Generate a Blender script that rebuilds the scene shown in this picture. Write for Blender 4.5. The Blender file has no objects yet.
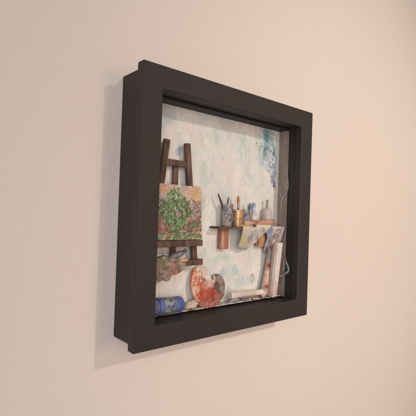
import bpy, bmesh, math, random
from mathutils import Vector, Matrix, noise as mnoise
random.seed(11)
R = random.Random(7)
S = bpy.context.scene
COL = S.collection
PI = math.pi
DEPTH = 44.6            # the frame stands this many mm off the wall

# ------------------------------------------------------------------ helpers
def lin(r, g, b, k=1.0):
    f = lambda c: (c/255/12.92 if c/255 <= .04045 else ((c/255+.055)/1.055)**2.4)*k
    return (min(f(r), 1), min(f(g), 1), min(f(b), 1), 1)

def W(p):               # (X right, d behind the frame's front, Z up) in mm -> world metres
    return Vector((p[0], p[1]-DEPTH, p[2]))/1000

class MB:
    """collects shapes in (X, d, Z) millimetres and links them as one mesh object"""
    def __init__(s): s.v = []; s.f = []; s.c = []; s.cur = (1, 1, 1, 1); s.lift = 0; s.step = .0003
    def add(s, vs, fs):
        o = len(s.v); s.v += [tuple(v) for v in vs]
        for f in fs: s.f.append([i+o for i in f]); s.c.append(s.cur)
    def box(s, x0, x1, d0, d1, z0, z1, M=None):
        vs = [Vector((x, d, z)) for x in (x0, x1) for d in (d0, d1) for z in (z0, z1)]
        if M: vs = [M @ v for v in vs]
        s.add(vs, [(0,1,3,2), (4,6,7,5), (0,4,5,1), (2,3,7,6), (0,2,6,4), (1,5,7,3)])
    def prism(s, out, d0, d1, M=None):
        n = len(out)
        vs = [Vector((x, d, z)) for d in (d0, d1) for x, z in out]
        if M: vs = [M @ v for v in vs]
        s.add(vs, [list(range(n)), list(range(2*n-1, n-1, -1))] + [(i, i+n, (i+1) % n+n, (i+1) % n) for i in range(n)])
    def ring(s, w0, h0, w1, h1, d0, d1):
        """rectangular ring, outer half size w0,h0, inner w1,h1"""
        q = lambda w, h: [(-w, -h), (w, -h), (w, h), (-w, h)]
        vs = [(x, d, z) for d in (d0, d1) for x, z in q(w0, h0)+q(w1, h1)]
        fs = []
        for i in range(4):
            j = (i+1) % 4
            fs += [(i, j, j+4, i+4), (i+8, i+12, j+12, j+8), (i, i+8, j+8, j), (i+4, j+4, j+12, i+12)]
        s.add(vs, fs)
    def tube(s, path, rad, n=12, cap=True, jit=0, flat=1):
        path = [Vector(p) for p in path]
        if not hasattr(rad, '__len__'): rad = [rad]*len(path)
        vs = []; up = None
        for i, p in enumerate(path):
            t = (path[min(i+1, len(path)-1)]-path[max(i-1, 0)]).normalized()
            if up is None: up = Vector((0, 0, 1)) if abs(t.z) < .9 else Vector((0, 1, 0))
            a = t.cross(up).normalized(); up = a.cross(t).normalized()
            for k in range(n):
                an = 2*PI*k/n; r = rad[i]*(1+R.uniform(-jit, jit))
                vs.append(p + a*math.cos(an)*r + up*math.sin(an)*r*flat)
        m = len(path)
        fs = [(i*n+k, i*n+(k+1) % n, (i+1)*n+(k+1) % n, (i+1)*n+k) for i in range(m-1) for k in range(n)]
        if cap: fs += [list(range(n-1, -1, -1)), list(range((m-1)*n, m*n))]
        s.add(vs, fs)
    def lathe(s, base, top, prof, n=28, cap=(True, True)):
        """prof = (fraction of the way base->top, radius)"""
        base = Vector(base); top = Vector(top); t = (top-base)
        u = t.normalized(); a = u.cross(Vector((0, 1, 0)))
        if a.length < .1: a = u.cross(Vector((1, 0, 0)))
        a.normalize(); b = u.cross(a)
        vs = [base+t*h + a*math.cos(2*PI*k/n)*r + b*math.sin(2*PI*k/n)*r for h, r in prof for k in range(n)]
        m = len(prof)
        fs = [(i*n+k, i*n+(k+1) % n, (i+1)*n+(k+1) % n, (i+1)*n+k) for i in range(m-1) for k in range(n)]
        if cap[0]: fs.append(list(range(n-1, -1, -1)))
        if cap[1]: fs.append(list(range((m-1)*n, m*n)))
        s.add(vs, fs)
    def sheet(s, fn, nu, nv):
        vs = [fn(i/nu, j/nv) for j in range(nv+1) for i in range(nu+1)]
        fs = [(j*(nu+1)+i, j*(nu+1)+i+1, (j+1)*(nu+1)+i+1, (j+1)*(nu+1)+i) for j in range(nv) for i in range(nu)]
        s.add(vs, fs)
    def dab(s, mp, x, z, l, w, ang, col, h=.25):
        """one touch of paint lying on the surface mp(x, z, height)"""
        s.cur = col; n = 9; ca, sa = math.cos(ang), math.sin(ang); vs = []; s.lift += s.step
        js = [R.uniform(.66, 1.18) for _ in range(n)]
        for k, hh in ((1, None), (.86, 1)):
            for i in range(n):
                t = 2*PI*i/n
                px, pz = math.cos(t)*l/2*k*js[i], math.sin(t)*w/2*k*js[i]
                vs.append(mp(x+px*ca-pz*sa, z+px*sa+pz*ca, s.lift-.2 if hh is None else s.lift+h*R.uniform(.5, 1.1)))
        fs = [(i, (i+1) % n, n+(i+1) % n, n+i) for i in range(n)] + [list(range(n, 2*n))]
        s.add(vs, fs); s.cur = (1, 1, 1, 1)
    def build(s, name, mat, parent=None, origin=None, smooth=40, bevel=0, seg=2, solid=0, sub=0, recalc=True):
        if parent: o0 = Vector(parent['o'])
        else: o0 = W(origin) if origin else Vector((0, 0, 0))
        me = bpy.data.meshes.new(name)
        me.from_pydata([W(v)-o0 for v in s.v], [], s.f)
        if any(c != (1, 1, 1, 1) for c in s.c):
            at = me.color_attributes.new('paint', 'FLOAT_COLOR', 'CORNER')
            for p in me.polygons:
                for li in p.loop_indices: at.data[li].color = s.c[p.index]
        if recalc:
            bm = bmesh.new(); bm.from_mesh(me); bmesh.ops.recalc_face_normals(bm, faces=bm.faces); bm.to_mesh(me); bm.free()
        me.materials.append(mat)
        if smooth:
            for p in me.polygons: p.use_smooth = True
            me.set_sharp_from_angle(angle=math.radians(smooth))
        o = bpy.data.objects.new(name, me); COL.objects.link(o)
        if parent:
            o.parent = parent
        else: o.location = o0
        o['o'] = tuple(o0)
        if sub:
            m = o.modifiers.new('sub', 'SUBSURF'); m.levels = m.render_levels = sub
        if solid:
            m = o.modifiers.new('solid', 'SOLIDIFY'); m.thickness = solid/1000; m.offset = 0
        if bevel:
            m = o.modifiers.new('bevel', 'BEVEL'); m.width = bevel/1000; m.segments = seg; m.limit_method = 'ANGLE'; m.angle_limit = math.radians(35)
        return o

def tag(o, label, cat, group=None):
    o['label'] = label; o['category'] = cat
    if group: o['group'] = group
    return o
def thing(name, origin, label, cat, group=None):
    o = bpy.data.objects.new(name, None); COL.objects.link(o)
    o.location = W(origin); o['o'] = tuple(W(origin)); o.empty_display_size = .01
    return tag(o, label, cat, group)
def catmull(pts, k=6, closed=True):
    n = len(pts); out = []
    rng = range(n) if closed else range(n-1)
    for i in rng:
        g = lambda j: Vector(pts[j % n]) if closed else Vector(pts[max(0, min(n-1, j))])
        a, b, c, d = g(i-1), g(i), g(i+1), g(i+2)
        for q in range(k):
            t = q/k
            out.append(.5*((2*b)+(c-a)*t+(2*a-5*b+4*c-d)*t*t+(3*b-a-3*c+d)*t**3))
    if not closed: out.append(Vector(pts[-1]))
    return out

# ------------------------------------------------------------------ materials
def nt(name):
    m = bpy.data.materials.new(name); m.use_nodes = True
    t = m.node_tree; b = t.nodes['Principled BSDF']
    return m, t, b
def N(t, typ, **kw):
    n = t.nodes.new(typ)
    for k, v in kw.items():
        if k.startswith('_'): setattr(n, k[1:], v)
        else: n.inputs[k.replace('~', ' ')].default_value = v
    return n
def coords(t, scale=(1, 1, 1), loc=(0, 0, 0), rot=(0, 0, 0)):
    tc = t.nodes.new('ShaderNodeTexCoord'); mp = t.nodes.new('ShaderNodeMapping')
    mp.inputs['Scale'].default_value = scale; mp.inputs['Location'].default_value = loc; mp.inputs['Rotation'].default_value = rot
    t.links.new(tc.outputs['Object'], mp.inputs['Vector']); return mp.outputs['Vector']
def noise(t, vec, scale, detail=4, rough=.55, dist=0):
    n = N(t, 'ShaderNodeTexNoise', Scale=scale, Detail=detail, Roughness=rough, Distortion=dist)
    t.links.new(vec, n.inputs['Vector']); return n.outputs['Fac']
def ramp(t, fac, stops):
    r = t.nodes.new('ShaderNodeValToRGB'); e = r.color_ramp.elements
    while len(e) < len(stops): e.new(.5)
    for i, (p, c) in enumerate(stops):
        e[i].position = p; e[i].color = c if hasattr(c, '__len__') else (c, c, c, 1)
    t.links.new(fac, r.inputs['Fac']); return r.outputs['Color']
def mix(t, fac, a, b):
    m = t.nodes.new('ShaderNodeMix'); m.data_type = 'RGBA'
    for sck, v in ((m.inputs['Factor'], fac), (m.inputs['A'], a), (m.inputs['B'], b)):
        pass
    ins = {'f': m.inputs[0], 'a': m.inputs[6], 'b': m.inputs[7]}
    for k, v in (('f', fac), ('a', a), ('b', b)):
        if hasattr(v, 'is_linked') or isinstance(v, bpy.types.NodeSocket): t.links.new(v, ins[k])
        else: ins[k].default_value = v
    return m.outputs[2]
def bump(t, b, h, dist=.0003, strength=.6):
    n = N(t, 'ShaderNodeBump', Strength=strength, Distance=dist)
    t.links.new(h, n.inputs['Height']); t.links.new(n.outputs['Normal'], b.inputs['Normal'])

def mat_plain(name, c, rough=.6, var=.18, scale=180, metallic=0, bd=.0002, stretch=(1, 1, 1), spec=.5):
    m, t, b = nt(name); v = coords(t, stretch)
    n = noise(t, v, scale)
    lo = tuple(x*(1-var) for x in c[:3])+(1,); hi = tuple(min(1, x*(1+var)) for x in c[:3])+(1,)
    t.links.new(ramp(t, n, [(.3, lo), (.7, hi)]), b.inputs['Base Color'])
    b.inputs['Roughness'].default_value = rough; b.inputs['Metallic'].default_value = metallic
    b.inputs['Specular IOR Level'].default_value = spec
    bump(t, b, noise(t, v, scale*2.5), bd); return m
def mat_stain(name, base, stains, rough=.8, var=.12, bd=.0003, stretch=(1, 1, 1), spots=(), o=(0, 0, 0)):
    """base colour with irregular patches of other pigments: (colour, scale, threshold, offset)"""
    m, t, b = nt(name); v = coords(t, stretch)
    n = noise(t, v, 150)
    col = ramp(t, n, [(.3, tuple(x*(1-var) for x in base[:3])+(1,)), (.7, tuple(min(1, x*(1+var)) for x in base[:3])+(1,))])
    for c, sc, th, off in stains:
        vv = coords(t, stretch, (off, off*.7, off*1.3))
        f = ramp(t, noise(t, vv, sc, 5, .6, .4), [(th-.04, 0), (th+.05, 1)])
        col = mix(t, f, col, c)
    if spots: col = blobs(t, coords(t), col, spots, o)
    t.links.new(col, b.inputs['Base Color']); b.inputs['Roughness'].default_value = rough
    b.inputs['Specular IOR Level'].default_value = .3
    bump(t, b, noise(t, v, 420), bd); return m
def blobs(t, v, col, items, o=(0, 0, 0)):
    """ragged spots of pigment: (X, Z, rx, rz, colour, noise scale, raggedness, opacity), millimetres"""
    for i, (x, z, rx, rz, c, sc, k, op) in enumerate(items):
        soft = sc <= 60 and o[2] < -110
        if soft: sc *= 2.6; k *= 2.6; op *= .9
        mp = t.nodes.new('ShaderNodeMapping'); mp.vector_type = 'POINT'
        sx, sz = 1000/rx, 1000/rz
        mp.inputs['Scale'].default_value = (sx, 0, sz); mp.inputs['Location'].default_value = (-(x-o[0])/rx, 0, -(z-o[2])/rz)
        t.links.new(v, mp.inputs['Vector'])
        ln = N(t, 'ShaderNodeVectorMath', _operation='LENGTH'); t.links.new(mp.outputs['Vector'], ln.inputs[0])
        vv = coords(t, (1, 1, .6), (i*.37, 0, i*.21), (0, .3*((i % 5)-2), 0))
        nz = noise(t, vv, sc, 5, .62, .7)
        f1 = N(t, 'ShaderNodeMath', _operation='MULTIPLY_ADD'); f1.inputs[1].default_value = k; t.links.new(nz, f1.inputs[0])
        f2 = N(t, 'ShaderNodeMath', _operation='SUBTRACT'); f2.inputs[0].default_value = 1-k*.5; t.links.new(ln.outputs['Value'], f2.inputs[1])
        t.links.new(f2.outputs[0], f1.inputs[2])
        e = .55 if soft else .14
        col = mix(t, ramp(t, f1.outputs[0], [(.26 if soft else .34, 0), ((.26 if soft else .34)+e, op)]), col, c)
    return col
def mat_paint(name='oil_paint', rough=.5):
    m, t, b = nt(name)
    a = t.nodes.new('ShaderNodeVertexColor'); a.layer_name = 'paint'
    v = coords(t); n = noise(t, v, 700, 3)
    mm = t.nodes.new('ShaderNodeMix'); mm.data_type = 'RGBA'; mm.blend_type = 'MULTIPLY'; mm.inputs[0].default_value = 1
    t.links.new(a.outputs['Color'], mm.inputs[6]); t.links.new(ramp(t, n, [(.25, .86), (.75, 1)]), mm.inputs[7])
    t.links.new(mm.outputs[2], b.inputs['Base Color']); b.inputs['Roughness'].default_value = rough
    bump(t, b, n, .0002); return m
def mat_glass(name, c, rough=.05, tint=.5):
    """thin clear glass or plastic: see-through with a fresnel gloss"""
    m, t, b = nt(name); out = t.nodes['Material Output']; t.nodes.remove(b)
    tr = N(t, 'ShaderNodeBsdfTransparent'); tr.inputs['Color'].default_value = c
    gl = N(t, 'ShaderNodeBsdfGlossy', Roughness=rough)
    df = N(t, 'ShaderNodeBsdfDiffuse'); df.inputs['Color'].default_value = c
    lw = N(t, 'ShaderNodeLayerWeight', Blend=.22)
    v = coords(t); nz = noise(t, v, 260)
    m0 = t.nodes.new('ShaderNodeMixShader')
    t.links.new(ramp(t, nz, [(.3, max(0, tint-.15)), (.75, min(1, tint+.15))]), m0.inputs[0])
    t.links.new(tr.outputs[0], m0.inputs[1]); t.links.new(df.outputs[0], m0.inputs[2])
    m1 = t.nodes.new('ShaderNodeMixShader'); t.links.new(lw.outputs['Fresnel'], m1.inputs[0])
    t.links.new(m0.outputs[0], m1.inputs[1]); t.links.new(gl.outputs[0], m1.inputs[2])
    t.links.new(m1.outputs[0], out.inputs['Surface']); return m

# wall paint with a faint roller texture
def mat_wall():
    m, t, b = nt('wall_paint'); v = coords(t)
    big = noise(t, v, 2.2, 3)
    col = ramp(t, big, [(.25, (.76, .665, .59, 1)), (.75, (.80, .705, .63, 1))])
    fl = noise(t, v, 90, 5, .6)
    col = mix(t, ramp(t, fl, [(.35, 0), (.8, .10)]), col, (.70, .60, .53, 1))
    t.links.new(col, b.inputs['Base Color']); b.inputs['Roughness'].default_value = .82; b.inputs['Specular IOR Level'].default_value = .25
    st = coords(t, (.7, 1, 4.5), (0, 0, 0), (0, .3, 0))
    h1 = noise(t, v, 170, 3, .5); h2 = noise(t, st, 9, 5, .6, .5); h3 = noise(t, v, 700, 2, .5)
    ad = N(t, 'ShaderNodeMath', _operation='MULTIPLY_ADD'); ad.inputs[1].default_value = 2.0
    t.links.new(h2, ad.inputs[0]); t.links.new(h1, ad.inputs[2])
    ad2 = N(t, 'ShaderNodeMath', _operation='MULTIPLY_ADD'); ad2.inputs[1].default_value = .3
    t.links.new(h3, ad2.inputs[0]); t.links.new(ad.outputs[0], ad2.inputs[2])
    bump(t, b, ad2.outputs[0], .0011, .38); return m

def mat_frame(name, c):
    m, t, b = nt(name); v = coords(t); g = coords(t, (9, 9, 9))
    f = noise(t, v, 24, 4)
    col = ramp(t, f, [(.3, tuple(x*.97 for x in c[:3])+(1,)), (.7, tuple(x*1.03 for x in c[:3])+(1,))])
    sp = noise(t, v, 900, 2, .5)
    col = mix(t, ramp(t, sp, [(.68, 0), (.8, .22)]), col, tuple(x*1.9 for x in c[:3])+(1,))
    t.links.new(col, b.inputs['Base Color'])
    t.links.new(ramp(t, noise(t, v, 60), [(.3, .56), (.7, .62)]), b.inputs['Roughness'])
    b.inputs['Specular IOR Level'].default_value = .35
    bump(t, b, noise(t, g, 60, 3), .0002, .7); return m

def mat_backdrop():
    m, t, b = nt('painted_plaster')
    v = coords(t); tc = coords(t, (1, 1, .55), (.3, 0, .1), (0, .35, 0))
    col = ramp(t, noise(t, tc, 16, 5, .6, .6), [(.30, lin(210, 205, 198)), (.5, lin(233, 225, 216)), (.72, lin(242, 235, 226))])
    for c, sc, th, off, mx in (((.66, .55, .50, 1), 13, .58, .9, .4), ((.40, .55, .42, 1), 17, .60, 2.7, .6), ((.34, .52, .58, 1), 19, .61, 5.3, .6), ((.62, .60, .62, 1), 22, .58, 7.7, .6), ((.30, .50, .56, 1), 55, .70, 9.1, .7)):
        vv = coords(t, (1, 1, .7), (off, 0, off*.6))
        col = mix(t, ramp(t, noise(t, vv, sc, 6, .65, .8), [(th-.06, 0), (th+.12, mx)]), col, c)
    T1, T2, T3, VI = lin(70, 128, 142), lin(96, 152, 158), lin(60, 108, 130), lin(96, 100, 150)
    P_, G_, B_, L_ = lin(230, 212, 202), lin(188, 204, 182), lin(176, 202, 208), lin(196, 190, 198)
    col = blobs(t, v, col, [
        (-78, 98, 30, 16, lin(190, 198, 198), 22, 1.3, .85), (-40, 84, 26, 22, P_, 20, 1.2, .8), (-12, 83, 20, 14, G_, 30, 1.6, .95), (18, 96, 24, 14, lin(206, 200, 196), 24, 1.5, .8), (36, 74, 20, 16, B_, 28, 1.6, .9),
        (5, 60, 4, 4, T2, 260, 3.0, .75), (-20, 44, 14, 17, G_, 30, 1.7, .9), (20, 40, 20, 22, P_, 22, 1.4, .8), (-24, 6, 11, 17, G_, 34, 1.6, .95), (52, 40, 24, 20, lin(190, 206, 206), 26, 1.6, .85), (-46, 60, 10, 18, lin(206, 214, 210), 30, 1.5, .8),
        (60, 98, 14, 20, lin(196, 204, 200), 26, 1.6, .9), (45, 14, 22, 12, lin(208, 210, 204), 28, 1.6, .85), (-58, 58, 6, 9, lin(140, 172, 190), 110, 3, .7), (84, 76, 20, 38, lin(196, 212, 212), 30, 1.5, .95),
        (78, 88, 19, 30, lin(158, 192, 198), 110, 3.0, .8), (88, 64, 15, 30, lin(160, 188, 204), 110, 3.2, .75), (72, 72, 9, 22, lin(176, 192, 204), 120, 3.2, .7), (84, 80, 13, 26, lin(84, 140, 166), 170, 3.8, .75), (92, 50, 9, 18, lin(110, 140, 180), 170, 3.8, .7), (76, 97, 10, 14, lin(96, 150, 162), 160, 3.4, .75), (78, 95, 7, 15, T1, 190, 3.6, .8), (76, 77, 6, 15, T2, 190, 3.6, .85), (88, 88, 7, 13, T2, 190, 3.6, .8), (92, 76, 6, 9, T1, 140, 2.4, .9), (90, 60, 6, 8, T3, 150, 2.6, .8), (92, 44, 5, 9, VI, 150, 2.6, .8), (97, 34, 4, 7, VI, 150, 2.2, .9), (70, 66, 9, 12, lin(172, 184, 198), 100, 3.2, .7), (64, 80, 7, 6, lin(110, 118, 116), 220, 3.0, .8), (84, 102, 12, 5, lin(120, 160, 166), 140, 3, .8),
        (12, -71, 9, 9, lin(156, 188, 200), 90, 2.8, .75), (29, -70, 8, 9, lin(166, 194, 204), 90, 2.9, .75), (-22, -50, 8, 12, G_, 50, 1.8, .9), (8, -54, 12, 9, G_, 40, 1.9, .85), (40, -60, 16, 12, P_, 26, 1.4, .8), (60, -84, 8, 7, lin(160, 146, 144), 180, 3.0, .8), (20, -94, 16, 7, lin(160, 160, 162), 130, 3.4, .7), (-60, -76, 30, 20, lin(222, 206, 194), 20, 1.2, .7), (46, -84, 20, 8, lin(190, 204, 206), 90, 3.0, .6),
        (56, -55, 12, 12, lin(200, 208, 204), 40, 1.8, .8), (16, -55, 5, 6, lin(180, 196, 176), 80, 2, .8)], (0, 0, -128.6))
    for c, sc, th, off, mx in ((lin(196, 206, 192), 48, .56, 3.1, .55), (lin(184, 202, 206), 56, .58, 6.3, .6), (lin(230, 212, 202), 52, .57, 8.9, .4), (lin(200, 208, 208), 34, .54, 2.2, .55), (lin(186, 180, 176), 90, .62, 4.7, .5), (lin(150, 180, 184), 130, .69, 1.3, .6)):
        vv = coords(t, (1, 1, .6), (off, 0, off*.8), (0, .5, 0))
        col = mix(t, ramp(t, noise(t, vv, sc, 6, .68, 1.2), [(th-.07, 0), (th+.12, mx)]), col, c)
    # scraped lighter strokes
    sv = coords(t, (1, 1, .25), (1.7, 0, 4.1), (0, -.5, 0))
    col = mix(t, ramp(t, noise(t, sv, 60, 4), [(.55, 0), (.72, .6)]), col, lin(240, 230, 222))
    t.links.new(col, b.inputs['Base Color']); b.inputs['Roughness'].default_value = .75
    b.inputs['Specular IOR Level'].default_value = .3
    bump(t, b, noise(t, tc, 110, 5, .65, .5), .0009, .55); return m

BLACK = mat_frame('black_painted_wood', (.034, .0262, .0242, 1))
LINER_SHADE = mat_frame('shaded_lining', (.031, .026, .0252, 1))  # near-black that stands in for shade on the top lining
LINER = mat_stain('grey_card', (.31, .245, .205, 1), [((.38, .31, .265, 1), 60, .55, 3), ((.24, .19, .165, 1), 90, .6, 5)], .85, stretch=(1, 1, .3))
BACK = mat_backdrop()
PAINT = mat_paint(); PAINT_M = mat_paint('chalky_paint', .75)
DARKWOOD = mat_stain('dark_stained_wood', (.118, .068, .05, 1), [((.175, .11, .085, 1), 60, .55, 1), ((.30, .075, .055, 1), 80, .635, 4), ((.07, .042, .033, 1), 90, .55, 8)], .6, stretch=(1, 1, .3))
SHELFWOOD = mat_stain('shelf_wood', (.15, .095, .075, 1), [((.24, .17, .14, 1), 120, .58, 1), ((.08, .05, .045, 1), 90, .55, 6)], .6, stretch=(.3, 1, 1))
COPPER = mat_stain('reddish_wood', (.46, .21, .12, 1), [((.34, .15, .10, 1), 50, .52, 2), ((.62, .36, .24, 1), 70, .62, 5), ((.12, .06, .05, 1), 80, .68, 9)], .55, stretch=(1, 1, .35))
CANVAS = mat_plain('canvas_cloth', lin(225, 210, 196), .85, .06, 500)

# ------------------------------------------------------------------ the setting
wb = MB(); wb.box(-2600, 2600, DEPTH, DEPTH+120, -1500, 1500)
wall = wb.build('wall', mat_wall(), origin=(0, DEPTH, 0), smooth=0); wall['kind'] = 'structure'

# ------------------------------------------------------------------ the shadow box
HW, HH = 125.0, 128.6          # outer half size
BW, LIP, INS = 21.6, 10.2, 3.9
IW, IH = HW-BW, HH-BW          # half opening
BD = 36.0                      # depth of the painted back
box = thing('shadow_box_frame', (0, DEPTH, -HH), 'deep square black wooden shadow box frame hanging on the cream wall', 'picture frame')
m = MB(); m.ring(HW, HH, IW, IH, 0, LIP); m.build('front_moulding', BLACK, box, bevel=1.1, seg=3)
m = MB(); m.ring(HW-INS, HH-INS, IW+1.6, IH+1.6, LIP-.6, DEPTH-.3); m.build('box_side', BLACK, box, bevel=.7)
m = MB(); m.box(-IW-.4, IW+.4, BD, BD+3, -IH-.4, IH+.4); back = m.build('back_panel', BACK, box, smooth=0)
m = MB()                       # card lining of the two sides and the top
m.box(IW+.35, IW+1.5, 21, BD+2, -IH+.2, IH-1.2); m.build('card_lining', LINER, box, bevel=.2); m = MB(); m.box(-IW-1.5, -IW-.35, 21, BD+2, -IH+.2, IH-1.2) 
m.build('card_lining', LINER, box, bevel=.2)
m = MB(); m.box(-IW-1.5, IW+1.5, 22, BD+2, IH-1.0, IH+1.5); m.build('top_lining', LINER_SHADE, box, bevel=.4)  # top lining, with its shade put into the black colour
FLOORM = mat_stain('painted_floor', lin(205, 190, 176), [(lin(120, 130, 105), 60, .56, 2), (lin(120, 95, 80), 70, .58, 4), (lin(225, 215, 205), 80, .58, 6), (lin(150, 80, 65), 95, .66, 8)], .7)
m = MB()
def fl(u, v):
    return (-IW+2*IW*u, 25.5+R.uniform(-.5, .5) if v == 0 else 25.5+v*10.6, -IH+.4+(.2 if v == 0 else .7+R.uniform(-.2, .35)))
m.sheet(fl, 70, 5); m.build('floor_lining', FLOORM, box, solid=.7)
# splashes of paint on the back panel
m = MB(); mp = lambda x, z, h: (x, BD-.03-h, z)
def pick(cs, k=1.0):
    c = R.choice(cs); j = R.uniform(.88, 1.12); g = .3*c[0]+.5*c[1]+.2*c[2]
    return tuple(min(1, (x*.86+g*.14)*j*k) for x in c[:3])+(1,)
TEAL = [lin(84, 136, 152), lin(104, 156, 168), lin(72, 118, 146), lin(140, 178, 186), lin(90, 130, 158)]
def cluster(cx, cz, sx, sz, n, cols, l=(2, 6), w=(1, 2.6), tilt=PI/2, ts=.5):
    for _ in range(n):
        x, z = R.gauss(cx, sx), R.gauss(cz, sz)
        if abs(x) < IW-2 and abs(z) < IH-3: m.dab(mp, x, z, R.uniform(*l), R.uniform(*w), R.gauss(tilt, ts), pick(cols), .22)
cluster(79, 92, 3.2, 8, 11, TEAL, (3, 8), (1.4, 3)); cluster(77, 74, 2.2, 6, 7, TEAL, (3, 8), (1.2, 2.6)); cluster(93, 79, 2.2, 5, 9, TEAL, (3, 7), (1.8, 3.4))
cluster(91, 61, 2.6, 4, 6, TEAL, (2, 5), (1.5, 3)); cluster(95, 37, 2, 4, 6, [lin(95, 105, 150), lin(110, 110, 160), lin(80, 95, 150)], (2, 5), (1.2, 2.4)); cluster(64, 80, 2.4, 3, 5, [lin(100, 108, 106), lin(130, 146, 142)], (1, 3), (.8, 1.6))
cluster(79, 90, 4, 11, 16, TEAL, (3, 9), (.5, 1.3), PI/2, .35); cluster(92, 72, 4, 14, 14, TEAL, (2, 6), (.5, 1.3), PI/2, .6); cluster(84, 80, 9, 16, 26, TEAL, (.7, 2), (.6, 1.5)); cluster(70, 88, 4, 10, 8, TEAL, (.7, 1.8), (.5, 1.2)); cluster(92, 46, 4, 8, 10, [lin(95, 105, 150), lin(90, 130, 150)], (1, 4), (.4, 1))
cluster(10, 20, 60, 60, 34, [lin(170, 190, 190), lin(180, 196, 176), lin(200, 176, 164), lin(160, 160, 160)], (.6, 2), (.5, 1.4))
m.build('paint_splash', PAINT_M, back, smooth=60)['kind'] = 'stuff'
# strands of dried glue caught along the right side of the box
GLUE = mat_glass('dried_glue', (.80, .76, .72, 1), .25, .55)
def strand(pts, r):
    m = MB(); p = catmull(pts, 6, False); m.tube(p, [r*(.6+.4*math.sin(PI*(i+.5)/len(p)))*R.uniform(.8, 1.2) for i in range(len(p))], 7, flat=.6); m.build('glue_strand', GLUE, box, smooth=70)
FILM = mat_glass('clear_film', (.84, .81, .78, 1), .3, .34)
def shred(pts, w, seed):
    """torn shred of thin clear film following pts, with ragged width w"""
    p = catmull(pts, 7, False); n = len(p)-1; m = MB()
    def f(u, v):
        i = min(n, int(round(u*n))); q = p[i]
        ww = w*(.35+.65*math.sin(PI*(.08+.86*u)))*(1+.6*mnoise.noise(Vector((u*9, seed, 0))))
        tw = 1.2*mnoise.noise(Vector((u*4, seed, 5)))
        o = (v-.5)*ww+.5*mnoise.noise(Vector((u*14, v*3, seed)))
        return (q.x-abs(o)*.25, q.y+o*math.cos(tw), q.z+o*math.sin(tw)+.35*mnoise.noise(Vector((u*20, v*5, seed+3))))
    m.sheet(f, n, 4); m.build('film_shred', FILM, box, smooth=30, solid=.12)
shred([(102.4, 20, 96), (102.8, 21, 92), (102.6, 21.5, 88), (99.5, 23.5, 85.5), (96.5, 25, 85)], 1.6, 1)
shred([(102.8, 20.5, 50), (103.2, 20, 44), (103, 19.2, 37), (103.2, 19.5, 30), (101.5, 22, 24), (99.5, 24.5, 19), (98.6, 25.5, 12), (98.4, 25.5, 5)], 2.4, 2)
shred([(102.6, 21, 29), (100.6, 23.5, 27), (98, 26.5, 24), (98.4, 25.5, 20)], 2.2, 3)
shred([(101.5, 21.5, -52), (103, 19.5, -59), (103.4, 16.5, -66), (103.2, 14, -72), (101.5, 17, -77), (98.5, 21.5, -80), (96.5, 24, -80.5)], 3.4, 4)
shred([(100, 23.5, -56), (101.5, 20.5, -63), (101, 20.5, -70), (99, 22.5, -75)], 3.0, 5)
strand([(103.3, 21, 62), (103.4, 20.2, 56), (103.2, 20.2, 50)], .3)
strand([(102, 21, -50), (103, 17.5, -62), (103.2, 14.5, -70), (101, 18, -78), (97, 23.5, -80)], .3)

# ------------------------------------------------------------------ easel
easel = thing('easel', (-65, 30, -66), 'miniature dark brown wooden easel standing at the left inside the box', 'easel')
def slat(name, a, b, w, d0, d1, mat, par, z_round=0, bev=.6):
    """board from a to b (X, Z) with width w between depths d0, d1 (given at a and b)"""
    m = MB(); a2, b2 = Vector((a[0], 0, a[1])), Vector((b[0], 0, b[1])); t = (b2-a2).normalized(); n = Vector((-t.z, 0, t.x))*w/2
    q = [(a2+n, d0), (a2-n, d0), (b2-n, d0), (b2+n, d0), (a2+n, d1), (a2-n, d1), (b2-n, d1), (b2+n, d1)]
    m.add([(v.x, d, v.z) for v, d in q], [(0,1,2,3), (7,6,5,4), (0,4,5,1), (2,6,7,3), (1,5,6,2), (0,3,7,4)])
    return m.build(name, mat, par, bevel=bev, seg=3)
slat('leg', (-78.3, 68.5), (-93.7, -59), 6.6, 26.4, 31, DARKWOOD, easel, bev=.9)
slat('leg', (-53.0, 67.8), (-37.6, -59), 6.6, 26.4, 31, DARKWOOD, easel, bev=.9)
slat('rear_leg', (-63.6, 49), (-63.6, -60), 6.2, 31.1, 34.2, DARKWOOD, easel, bev=.6)
slat('crossbar', (-78.5, 46), (-51.5, 45.6), 6.6, 27.2, 30.6, DARKWOOD, easel)
slat('canvas_ledge', (-95, -35.6), (-35.4, -35.4), 6.4, 18.4, 26.3, DARKWOOD, easel)
slat('lower_ledge', (-98, -55.6), (-32.6, -55.6), 6.2, 20.4, 26.3, DARKWOOD, easel)

# ------------------------------------------------------------------ the little painting
painting = thing('painting', (-64.5, 22, -32), 'small painting of a leafy green bush under an orange sky on the easel', 'painting')
px0, px1, pz0, pz1 = -93.5, -35.4, -32.0, 23.6
def pf(x, z, h):
    x = min(px1-.1, max(px0+.1, x)); z = min(pz1-.1, max(pz0+.1, z))
    return (x, 20.0+4.4*(z-pz0)/(pz1-pz0)-h, z)
m = MB()
q = [pf(px0, pz0, 0), pf(px1, pz0, 0), pf(px1, pz1, 0), pf(px0, pz1, 0), pf(px0, pz0, -1.9), pf(px1, pz0, -1.9), pf(px1, pz1, -1.9), pf(px0, pz1, -1.9)]
m.add(q, [(0,1,2,3), (7,6,5,4), (0,4,5,1), (2,6,7,3), (1,5,6,2), (0,3,7,4)])
cv = m.build('canvas', mat_plain('primed_canvas', lin(205, 175, 150), .8, .1, 300), painting, bevel=.3)
m = MB(); PW, PH = px1-px0, pz1-pz0
def D(u, v, l, w, a, cols, h=.12):
    u = min(.975, max(.025, u)); v = min(.975, max(.025, v))
    m.dab(pf, px0+u*PW, pz0+v*PH, l, w, a, pick(cols), h)
m.step = .00016
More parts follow.
